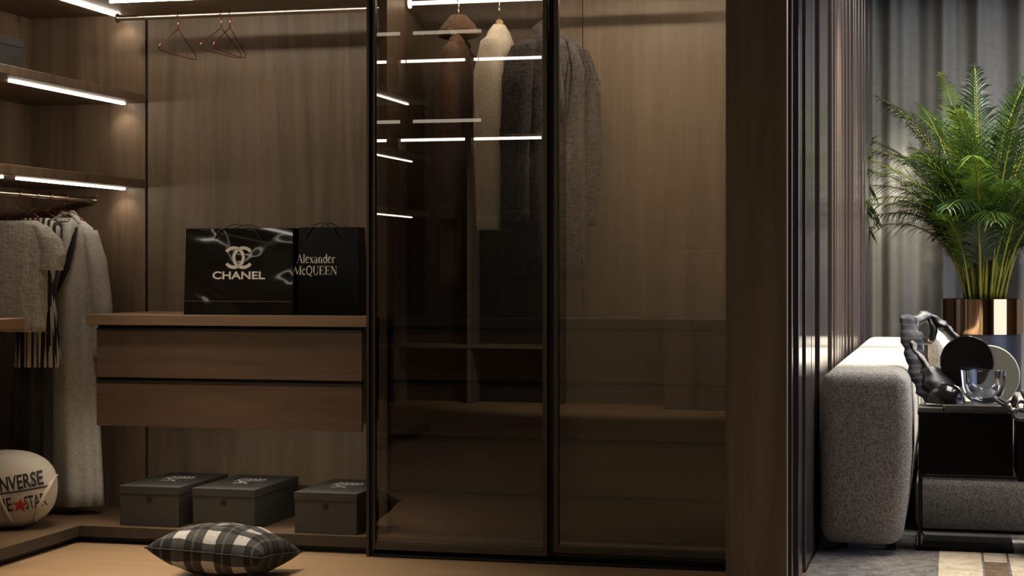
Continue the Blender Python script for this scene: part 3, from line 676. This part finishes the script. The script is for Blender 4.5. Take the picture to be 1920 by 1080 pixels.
obj('star', warp(bm, .088, -.055, R(-4), .006), 'red', t, label='red star')
bm = text_bm('ONE', .085, .001, .62); obj('lettering', warp(bm, .005, -.085, R(8), .003), 'ink', t, label='black lettering left of the star')
bm = text_bm('STAR', .082, .001, .44); obj('lettering', warp(bm, .150, -.068, R(8), .003), 'ink', t, label='black lettering right of the star')
for s in (-1, 1):
    P_ = [dsurf(.09 + s * (.040 + .085 * (1 - k / 9.) ** 1.1), -.15 + .2 * (1 - k / 9.) * 1.05, .008) for k in range(10)]
    bm = bmesh.new(); g_ = []
    for k, p_ in enumerate(P_): g_.append([p_ - dr * .011, p_ + dr * .011 + dn * .001])
    grid_mesh(bm, g_); obj('strap', bm, 'canvas', t, True, solid=.003)
bm = bmesh.new(); tube(bm, [DC + du_ * .168 + dr * x_ + dn * .03 for x_ in (-.15, -.1, -.05, -.02)], [.012, .02, .02, .01], 10, flat=.5)
obj('zip_opening', bm, 'lining', t, True, label='dark zip opening')

# ================================================================ PLAID PILLOW
m, nt, b = newmat('plaid'); M['plaid'] = m
tc = N(nt, 'ShaderNodeTexCoord'); sp = N(nt, 'ShaderNodeSeparateXYZ'); L(nt, tc.outputs['Object'], sp.inputs[0])
def stripe_node(out, k, ph, th, soft=False):
    a = N(nt, 'ShaderNodeMath', operation='MULTIPLY_ADD'); a.inputs[1].default_value = k; a.inputs[2].default_value = ph; L(nt, sp.outputs[out], a.inputs[0])
    f = N(nt, 'ShaderNodeMath', operation='FRACT'); L(nt, a.outputs[0], f.inputs[0])
    l = N(nt, 'ShaderNodeMath', operation='LESS_THAN'); l.inputs[1].default_value = th; L(nt, f.outputs[0], l.inputs[0]); return l
def math_n(op, a, b_, c=None):
    n = N(nt, 'ShaderNodeMath', operation=op)
    for i, v in enumerate((a, b_)):
        if hasattr(v, 'outputs'): L(nt, v.outputs[0], n.inputs[i])
        else: n.inputs[i].default_value = v
    return n
s1 = stripe_node('X', 8.2, .15, .42); s2 = stripe_node('Y', 8.2, .65, .42); s3 = stripe_node('X', 8.2, .5, .08); s4 = stripe_node('Y', 8.2, .0, .08)
v_ = math_n('ADD', math_n('MULTIPLY', math_n('ADD', s1, s2), .045), math_n('MULTIPLY', math_n('MULTIPLY', s1, s2), .34))
v_ = math_n('ADD', v_, math_n('MULTIPLY', math_n('ADD', s3, s4), .05)); v_ = math_n('ADD', v_, .012)
nz = N(nt, 'ShaderNodeTexNoise'); nz.inputs['Scale'].default_value = 160; L(nt, tc.outputs['Object'], nz.inputs[0])
v_ = math_n('MULTIPLY', v_, math_n('ADD', nz, .5))
cb = N(nt, 'ShaderNodeCombineColor'); L(nt, v_.outputs[0], cb.inputs[0])
L(nt, math_n('MULTIPLY', v_, .97).outputs[0], cb.inputs[1]); L(nt, math_n('MULTIPLY', v_, .92).outputs[0], cb.inputs[2])
L(nt, cb.outputs[0], b.inputs['Base Color']); b.inputs['Roughness'].default_value = .95
bp = N(nt, 'ShaderNodeBump'); bp.inputs['Strength'].default_value = .4; bp.inputs['Distance'].default_value = .003; L(nt, nz.outputs['Fac'], bp.inputs['Height']); L(nt, bp.outputs[0], b.inputs['Normal'])
def cushion(bm, hw, hh, th, n=26, pinch=.10, wr=.006, seed=0):
    g2 = []
    for sgn in (1, -1):
        rows = []
        for i in range(n + 1):
            r = []
            for j in range(n + 1):
                u_, v__ = 2 * i / n - 1, 2 * j / n - 1
                e = (1 - u_ ** 2) ** .42 * (1 - v__ ** 2) ** .42
                x = hw * u_ * (1 - pinch * (1 - v__ ** 2) * 1.0 * abs(u_)); y = hh * v__ * (1 - pinch * (1 - u_ ** 2) * abs(v__))
                z = sgn * th * e + wr * noise.noise(Vector((u_ * 3 + seed, v__ * 3, sgn))) * (e > 0) * 2 * e
                # small creases at the edge
                z += .006 * math.sin(14 * v__ + seed) * (1 - v__ ** 2) * abs(u_) ** 4 * e
                r.append((x, y, z))
            rows.append(r)
        grid_mesh(bm, rows)
    bmesh.ops.remove_doubles(bm, verts=bm.verts, dist=.0005)
    return bm
PLX = thing('plaid_pillow', 'black, grey and white plaid pillow lying on the floor before the platform', 'pillow', (-2.75, 6.33, .108), R(-8))
PLX.rotation_euler = (R(-6), R(3), R(2))
obj('cover', cushion(bmesh.new(), .235, .235, .105, seed=2), 'plaid', PLX, True, True)
bm = bmesh.new(); rim = []
for (a0, b0, a1, b1) in ((-1, -1, 1, -1), (1, -1, 1, 1), (1, 1, -1, 1), (-1, 1, -1, -1)):
    for k in range(12):
        u_, v__ = a0 + (a1 - a0) * k / 12, b0 + (b1 - b0) * k / 12
        rim.append((.236 * u_ * (1 - .10 * (1 - v__ ** 2) * abs(u_)), .236 * v__ * (1 - .10 * (1 - u_ ** 2) * abs(v__)), 0))
rim.append(rim[0])
obj('piping', tube(bm, rim, .003, 6), 'ink', PLX, True, True)

# ================================================================ LIVING SIDE
M['curtain'] = fabric('curtain_cloth', (166, 164, 156), (158, 156, 148), 60, .05)
M['sofa'] = fabric('sofa_tweed', (204, 197, 184), (118, 113, 105), 330, .7)
M['tableblack'] = wood('black_oak', (14, 12, 12), (22, 19, 18), 'X', .65, spec=.15)
M['gold'] = plain('polished_brass', (196, 160, 124), .07, 1, bscale=20, var=.02)
M['navy'] = plain('navy_lacquer', (44, 46, 58), .3, bscale=20, var=.04)
M['soil'] = plain('soil', (40, 28, 20), 1, bump=.8, bscale=60, var=.3)
M['rug'] = fabric('rug_wool', (150, 142, 132), (96, 90, 84), 70, 1.0)
M['rugcream'] = fabric('rug_cream', (232, 216, 186), (196, 176, 146), 60, .6)
M['rugbrown'] = fabric('rug_brown', (132, 108, 78), (96, 76, 54), 60, .6)
M['creamdisc'] = plain('cream_ceramic', (224, 220, 188), .5, bscale=30, var=.03)
M['darkdisc'] = plain('smoked_disc', (44, 40, 36), .12, .2, bscale=30, var=.1)
M['book'] = plain('book_cover', (98, 92, 84), .5, bscale=30, var=.05)
M['paper'] = plain('book_pages', (150, 144, 132), .8, bscale=200, var=.1)
# curtain
t = thing('curtain', 'grey floor-length curtain in vertical folds behind the palm', 'curtain', (.5, 13.05, 0))
bm = bmesh.new(); xs = [-.605 + i * .008 for i in range(420)]
def cy(x, z):
    p_ = x * 21 + 1.4 * noise.noise(Vector((x * 2.1, 0, 3)))
    return 13.05 + .055 * math.sin(p_) + .02 * math.sin(2.3 * p_ + 1) + .012 * noise.noise(Vector((x * 6, z * .5, 1)))
grid_mesh(bm, [[(x, cy(x, z), z) for x in xs] for z in [.02 + 3.26 * k / 12 for k in range(13)]])
obj('cloth', bm, 'curtain', t, True, solid=.003)
obj('curtain_rail', bx(bmesh.new(), -.55, 3, 13.0, 13.1, 3.28, 3.299), 'black', t)
# sofa
t = thing('sofa', 'grey tweed sofa seen from its end, its back along the batten wall', 'sofa', (0, 9.4, 0))
def puff(x0, x1, y0, y1, z0, z1, bev, bul=.0, seg=6):
    bm = bmesh.new(); bx(bm, x0, x1, y0, y1, z0, z1)
    bmesh.ops.bevel(bm, geom=bm.edges[:], offset=bev, segments=seg, affect='EDGES', profile=.5)
    cx, cz = (x0 + x1) / 2, (z0 + z1) / 2
    for v in bm.verts:
        tz = (v.co.z - cz) / (z1 - z0) * 2; tx = (v.co.x - cx) / (x1 - x0) * 2
        v.co.x += bul * tx * (1 - tz * tz) - (bul * .9 * tx * max(0, -tz))
    return bm
def subdz(bm, n=5):
    return bm
bm = puff(-.535, -.175, 7.42, 11.45, .05, .775, .06, 0)
bmesh.ops.bisect_plane(bm, geom=bm.verts[:] + bm.edges[:] + bm.faces[:], plane_co=(0, 0, .25), plane_no=(0, 0, 1))
bmesh.ops.bisect_plane(bm, geom=bm.verts[:] + bm.edges[:] + bm.faces[:], plane_co=(0, 0, .42), plane_no=(0, 0, 1))
bmesh.ops.bisect_plane(bm, geom=bm.verts[:] + bm.edges[:] + bm.faces[:], plane_co=(0, 0, .58), plane_no=(0, 0, 1))
for v in bm.verts:
    if v.co.x > -.3:
        h_ = (v.co.z - .05) / .725; v.co.x += .02 * math.sin(PI * min(1, h_ * 1.0)) - .028 * (1 - h_) ** 2
obj('backrest', bm, 'sofa', t, True, sharp=50)
obj('seat_base', puff(-.16, .85, 8.15, 11.4, .02, .26, .04), 'sofa', t, True, sharp=50)
for y0, y1 in ((8.15, 9.76), (9.77, 11.4)): obj('seat_cushion', puff(-.15, .87, y0, y1, .262, .44, .05), 'sofa', t, True, sharp=50)
for x, y in ((-.45, 7.6), (-.25, 7.6), (-.45, 11.2), (-.25, 11.2)): obj('foot', bx(bmesh.new(), x - .02, x + .02, y - .02, y + .02, .012, .05), 'black', t)
def sofa_cushion(label, x, y, z, rot, s=.24):
    c_ = thing('sofa_cushion', label, 'cushion', (x, y, z)); c_.rotation_euler = [R(a) for a in rot]
    obj('cover', cushion(bmesh.new(), s, s * .9, .07, 18, .08), 'linen', c_, True, True)
sofa_cushion('pale grey cushion standing on the sofa behind the dark jacket', -.02, 9.0, .69, (10, 78, 0), .22)
sofa_cushion('pale grey cushion further back on the sofa seat', -.02, 9.9, .69, (6, 76, 0), .22)
# rug
t = thing('rug', 'grey patchwork rug under the sofa and black side table', 'rug', (1, 9, 0))
box('rug_field', -.555, 2.6, 6.3, 11.6, .001, .010, 'rug', t)
for x0, x1, y0, y1, mt in ((-.05, .12, 6.9, 7.6, 'rugcream'), (.13, .22, 6.9, 7.35, 'rugbrown'), (.23, .30, 6.9, 7.6, 'rugcream'), (.13, .22, 7.36, 7.6, 'rugcream')):
    box('rug_patch', x0, x1, y0, y1, .010, .012, mt, t)
# side table
t = thing('side_table', 'low black side table with a drawer box on a thin open frame', 'table', (.05, 7.8, .012))
TX0, TX1, TY0, TY1 = -.140, .255, 7.60, 8.05
box('table_top', TX0, TX1, TY0, TY1, .588, .60, 'tableblack', t, .001)
box('drawer_box', TX0 + .004, TX1 - .004, TY0 + .006, TY1, .335, .588, 'tableblack', t, .002)
box('base_plate', TX0 - .01, TX1, TY0, TY1, .012, .03, 'tableblack', t, .001)
for x in (TX0 + .002,):
    for y in (TY0 + .03, TY1 - .03): box('leg', x, x + .012, y, y + .012, .03, .335, 'black', t)
t = thing('side_table', 'second black table cut by the right picture edge beside the first', 'table', (.6, 7.8, .012))
box('table_top', .262, .95, 7.5, 8.05, .565, .577, 'tableblack', t, .001)
box('drawer_box', .266, .946, 7.51, 8.05, .325, .565, 'tableblack', t, .002)
box('base_plate', .32, .95, 7.5, 8.05, .012, .03, 'tableblack', t, .001)
for x in (.93,):
    for y in (7.52, 8.0): box('leg', x, x + .012, y, y + .012, .03, .325, 'black', t)
# books
def book(label, x0, x1, y0, y1, z0, z1):
    t = thing('book', label, 'book', ((x0 + x1) / 2, (y0 + y1) / 2, z0))
    box('pages', x0 + .003, x1 - .003, y0 + .003, y1 - .003, z0 + .002, z1 - .002, 'paper', t)
    box('cover', x0, x1, y0, y1, z1 - .002, z1, 'book', t); box('cover', x0, x1, y0, y1, z0, z0 + .002, 'book', t)
book('grey book lying on the side table under the glass bowl', -.03, .235, 7.63, 7.90, .6005, .626)
book('small book at the left end of the side table', -.135, -.036, 7.63, 7.82, .6005, .614)
# glass bowl
m, nt, b = newmat('clear_glass'); M['clear'] = m
b.inputs['Base Color'].default_value = (.85, .9, 1, 1); b.inputs['Roughness'].default_value = .02; b.inputs['Transmission Weight'].default_value = 1; b.inputs['IOR'].default_value = 1.5
p = atY(1844, 750, 7.76)
prof = [(0, .0), (.03, .0), (.055, .012), (.078, .038), (.091, .075), (.094, .145), (.056, .145), (.054, .09), (.046, .066), (.026, .048), (0, .044)]
obj_ = thing('glass_bowl', 'thick clear U-shaped glass vessel on the grey book', 'vase', (p.x, 7.76, .6265))
bm = lathe(bmesh.new(), prof); obj('vessel', bm, 'clear', obj_, True, True, sharp=50)
def disc(name, label, u, v, Y, r, th, mat, tilt=0, zmin=None):
    p = atY(u, v, Y); z = p.z if zmin is None else max(p.z, zmin + r)
    t = thing(name, label, 'ornament', (p.x, Y, z - r)); t.rotation_euler = (0, 0, R(tilt))
    bm = bmesh.new(); lathe(bm, [(0, -th / 2), (r - .004, -th / 2), (r, -th / 2 + .004), (r, th / 2 - .004), (r - .004, th / 2), (0, th / 2)], seg=64)
    bmesh.ops.rotate(bm, verts=bm.verts, matrix=Matrix.Rotation(R(90), 3, 'X')); bmesh.ops.translate(bm, verts=bm.verts, vec=(0, 0, r))
    o = obj('disc', bm, mat, t, True, True, sharp=40)
    return t
d1 = disc('ornament_disc', 'smoked dark round disc standing upright behind the glass vessel', 1813, 678, 7.90, .115, .03, 'darkdisc', 0, .6265)
obj('rim', place(stroke(bmesh.new(), arc(0, 0, .1135, .1135, -20, 80, 20), .003), (0, -.0165, .115), (1, 0, 0), (0, 0, 1)), 'chrome', d1, False, True, label='bright metal rim')
disc('ornament_disc', 'cream round disc standing upright behind the glass vessel and dark disc', 1853, 714, 7.97, .135, .02, 'creamdisc', 0, .6005)
t = thing('dark_dome', 'small black domed bowl at the left of the side table, before the jacket', 'ornament', (-.055, 7.72, .6145))
p = atY(1772, 745, 7.74); t.location = (p.x, 7.78, .626)
lathe_bm = lathe(bmesh.new(), [(.085 * math.cos(R(a)), .085 * math.sin(R(a)) * 1.0) for a in range(0, 91, 9)][:-1] + [(0, .085)])
obj('dome', lathe_bm, 'darkdisc', t, True, True)
# chain ornament
M['chainwood'] = plain('grey_carved_wood', (88, 82, 84), .6, bump=.4, bscale=50, var=.2)
t = thing('chain_ornament', 'carved grey wooden chain draped over the right end of the side tables', 'ornament', (.27, 7.62, .60))
links = [((.205, 7.62, .645), (20, 30, 10)), ((.245, 7.60, .628), (80, 20, 40)), ((.285, 7.585, .632), (20, -30, 80)), ((.325, 7.57, .62), (75, 40, 10)), ((.30, 7.60, .668), (50, 50, 50)), ((.255, 7.57, .655), (100, 10, 100)), ((.34, 7.60, .64), (10, 60, 20)), ((.28, 7.55, .60), (70, 0, 20)), ((.36, 7.56, .60), (20, 10, 60))]
for lp, rot in links:
    bm = bmesh.new(); pts = [(.034 * math.cos(2 * PI * k / 16), .022 * math.sin(2 * PI * k / 16), 0) for k in range(17)]
    tube(bm, pts, .0075, 8, cap=False); mt = Matrix.Rotation(R(rot[2]), 3, 'Z') @ Matrix.Rotation(R(rot[1]), 3, 'Y') @ Matrix.Rotation(R(rot[0]), 3, 'X')
    bmesh.ops.rotate(bm, verts=bm.verts, matrix=mt); bmesh.ops.translate(bm, verts=bm.verts, vec=lp)
    obj('chain_link', bm, 'chainwood', t, True)
# jacket draped between sofa back and table
m, nt, b = newmat('dark_striped_jacket'); M['jacket'] = m
tc = N(nt, 'ShaderNodeTexCoord'); wv = N(nt, 'ShaderNodeTexWave'); wv.bands_direction = 'Z'; wv.inputs['Scale'].default_value = 11; wv.inputs['Distortion'].default_value = 3; wv.inputs['Detail'].default_value = 3
L(nt, tc.outputs['Object'], wv.inputs[0]); cr = N(nt, 'ShaderNodeValToRGB'); cr.color_ramp.elements[0].color = lin((24, 23, 25)); cr.color_ramp.elements[1].color = lin((74, 74, 84)); cr.color_ramp.elements[0].position = .55
L(nt, wv.outputs['Fac'], cr.inputs[0]); L(nt, cr.outputs[0], b.inputs['Base Color']); b.inputs['Roughness'].default_value = .6
M['darkcloth'] = plain('dark_leather', (34, 32, 33), .45, bump=.4, bscale=25, var=.2)
t = thing('draped_jacket', 'dark striped jacket and bag straps slung over the sofa corner by the table', 'jacket', (-.1, 7.9, .60))
def pt(u, v, Y): return atY(u, v, Y)
def blob(pts, rad, mat, name, flat=.5, seg=14, up=(0, 1, 0)):
    bm = bmesh.new(); P = []; RR = []
    for i in range((len(pts) - 1) * 4 + 1):
        s = i / 4; j = min(int(s), len(pts) - 2); f = s - j
        P.append(pts[j].lerp(pts[j + 1], f)); RR.append((rad[j] + (rad[j + 1] - rad[j]) * f) * (1 + .10 * math.sin(i * 1.9)))
    tube(bm, P, RR, seg, flat=flat)
    for v in bm.verts:
        nv = noise.noise_vector(v.co * 22) * .014; v.co += nv
    return obj(name, bm, mat, t, True)
blob([pt(1700, 592, 8.0), pt(1708, 630, 7.95), pt(1716, 672, 7.9), pt(1735, 715, 7.85), pt(1752, 748, 7.8)], [.03, .042, .048, .058, .055], 'jacket', 'sleeve', .35)
blob([pt(1740, 690, 7.9), pt(1760, 722, 7.84), pt(1772, 744, 7.8)], [.05, .07, .06], 'darkcloth', 'jacket_body')
blob([pt(1708, 640, 7.92), pt(1730, 670, 7.9), pt(1752, 706, 7.85), pt(1778, 728, 7.8)], [.012, .022, .024, .012], 'linen', 'lining', .4)
blob([pt(1706, 622, 8.0), pt(1716, 600, 8.05), pt(1738, 592, 8.1), pt(1756, 604, 8.1), pt(1775, 620, 8.1), pt(1800, 645, 8.05)], [.03, .038, .042, .045, .05, .04], 'darkcloth', 'sleeve')
blob([pt(1742, 592, 8.08), pt(1750, 612, 8.06), pt(1748, 640, 8.05)], [.022, .024, .014], 'darkcloth', 'strap')
blob([pt(1722, 628, 8.1), pt(1735, 640, 8.1), pt(1745, 646, 8.1)], [.03, .03, .012], 'linen', 'lining', .5)
# planter + palm
PX, PY = .17, 12.05
p = atY(1841, 560, PY); PX = p.x; PZT = p.z; pb = atY(1841, 625, PY).z; PR = .262
t = thing('planter', 'round planter: polished brass pot rim set on a dark navy cylinder', 'planter', (PX, PY, 0))
obj('brass_pot', lathe(bmesh.new(), [(0, pb), (PR, pb), (PR, PZT), (PR - .012, PZT), (PR - .012, PZT - .05), (0, PZT - .05)], PX, PY, 64), 'gold', t, True, sharp=40, label='polished brass upper pot')
obj('stand', lathe(bmesh.new(), [(0, 0.001), (PR - .01, 0.001), (PR - .01, pb), (0, pb)], PX, PY, 64), 'navy', t, True, sharp=40, label='dark navy cylinder base')
obj('soil', lathe(bmesh.new(), [(PR - .014, PZT - .02), (.1, PZT + .0), (0, PZT + .01)], PX, PY, 32), 'soil', t, True)
def leafmat(name, c):
    m, nt, b = newmat(name); oi = N(nt, 'ShaderNodeTexCoord'); nz = N(nt, 'ShaderNodeTexNoise'); nz.inputs['Scale'].default_value = 9
    L(nt, oi.outputs['Object'], nz.inputs[0]); cr = N(nt, 'ShaderNodeValToRGB'); cr.color_ramp.elements[0].position = .35; cr.color_ramp.elements[1].position = .65
    cr.color_ramp.elements[0].color = lin(tuple(x * .62 for x in c)); cr.color_ramp.elements[1].color = lin(c)
    L(nt, nz.outputs['Fac'], cr.inputs[0]); L(nt, cr.outputs[0], b.inputs['Base Color']); b.inputs['Roughness'].default_value = .38
    b.inputs['Subsurface Weight'].default_value = 0
    tl = N(nt, 'ShaderNodeBsdfTranslucent'); L(nt, cr.outputs[0], tl.inputs[0]); ms = N(nt, 'ShaderNodeMixShader'); ms.inputs[0].default_value = .25
    out = nt.nodes['Material Output']; L(nt, b.outputs[0], ms.inputs[1]); L(nt, tl.outputs[0], ms.inputs[2]); L(nt, ms.outputs[0], out.inputs[0]); return m
leafs = [leafmat('palm_leaf_green', (56, 84, 26)), leafmat('palm_leaf_light', (96, 124, 36)), leafmat('palm_leaf_dark', (36, 60, 24))]
M['stem'] = plain('palm_stem', (112, 112, 34), .45, bscale=12, var=.25)
palm = thing('areca_palm', 'tall areca palm with arching feathery green fronds in the brass planter', 'plant', (PX, PY, PZT))
rnd = random.Random(11)
def frond(i, az, lean, Lh, spread, droop):
    dirh = Vector((math.cos(az), math.sin(az), 0)); r0 = .03 + .12 * rnd.random()
    base = dirh * r0 + Vector((0, 0, -.0)); n = 26; path = []
    for k in range(n + 1):
        s = k / n
        path.append(base + dirh * (lean * s * Lh + spread * s ** 3) + Vector((0, 0, Lh * s - droop * s ** 3.2)))
    def clampx(v):
        w_ = v.x + PX
        if w_ < -.535: v.x = -.535 - PX
        if v.y + PY > 12.93: v.y = 12.93 - PY
        return v
    if dirh.x < -.2:
        for p_ in path: p_.x = p_.x * (.86 if p_.x < 0 else 1)
    path = [clampx(p_) for p_ in path]
    bm = bmesh.new(); tube(bm, path, [.009 * (1 - .85 * k / n) + .0008 for k in range(n + 1)], 5)
    st = obj('frond', bm, 'stem' , palm, True, True)
    bm = bmesh.new()
    m_ = 50
    for k in range(m_):
        s = .25 + .75 * (k + .5) / m_; fi = s * n; j = min(int(fi), n - 1); f = fi - j
        p_ = path[j].lerp(path[j + 1], f); tg = (path[j + 1] - path[j]).normalized()
        side = tg.cross(Vector((0, 0, 1))); side = side.normalized() if side.length > .01 else Vector((1, 0, 0))
        upv = side.cross(tg).normalized()
        ll = .31 * (math.sin(PI * min(1, (s - .15) / .87) ** .8) * .75 + .25) * rnd.uniform(.85, 1.1) * (1.0 if s < .97 else .7)
        for sg in (-1, 1):
            d = (tg * (.75 + .5 * (s - .34)) + side * sg * .68 + upv * .25).normalized()
            wd = .0046 * rnd.uniform(.8, 1.15); prev = None
            dd = Vector((0, 0, -1)) * rnd.uniform(.25, .75) * ll
            for q in range(5):
                x_ = q / 4; c_ = clampx(p_ + d * ll * x_ + dd * x_ * x_); ww = wd * (math.sin(PI * (x_ * .86 + .14)) + .02)
                wdir = d.cross(upv).normalized() * ww
                a_ = bm.verts.new(clampx(c_ + wdir)); b_ = bm.verts.new(clampx(c_ - wdir))
                if prev: bm.faces.new((prev[0], prev[1], b_, a_))
                prev = (a_, b_)
    obj('leaflets', bm, leafs[i % 3] if i % 5 else leafs[0], st, False, True)
for i in range(18):
    frond(100 + i, i * 2.39996 + .4, rnd.uniform(.12, .34), rnd.uniform(.62, .98), rnd.uniform(.15, .35), rnd.uniform(.15, .3))
for i in range(64):
    az = (i * 2.39996) % (2 * PI) + rnd.uniform(-.2, .2)
    ring = i / 64
    Lh = rnd.uniform(1.1, 1.6) * (1.12 - .36 * ring); lean = .06 + .26 * ring + rnd.uniform(-.03, .05); spread = .2 + .5 * ring + rnd.uniform(0, .15); droop = .12 + .35 * ring + rnd.uniform(0, .15)
    frond(i, az, lean, Lh * 1.08, spread, droop)
for i, (azd, lean, Lh, sp_, dr_) in enumerate(((12, .22, 1.75, .25, .1), (178, .2, 1.5, .35, .2), (165, .28, 1.45, .45, .35), (20, .3, 1.6, .3, .15), (100, .1, 1.65, .1, .05), (185, .4, .9, .5, .45), (200, .33, 1.25, .5, .4))):
    frond(i + 64, R(azd), lean, Lh, sp_, dr_)
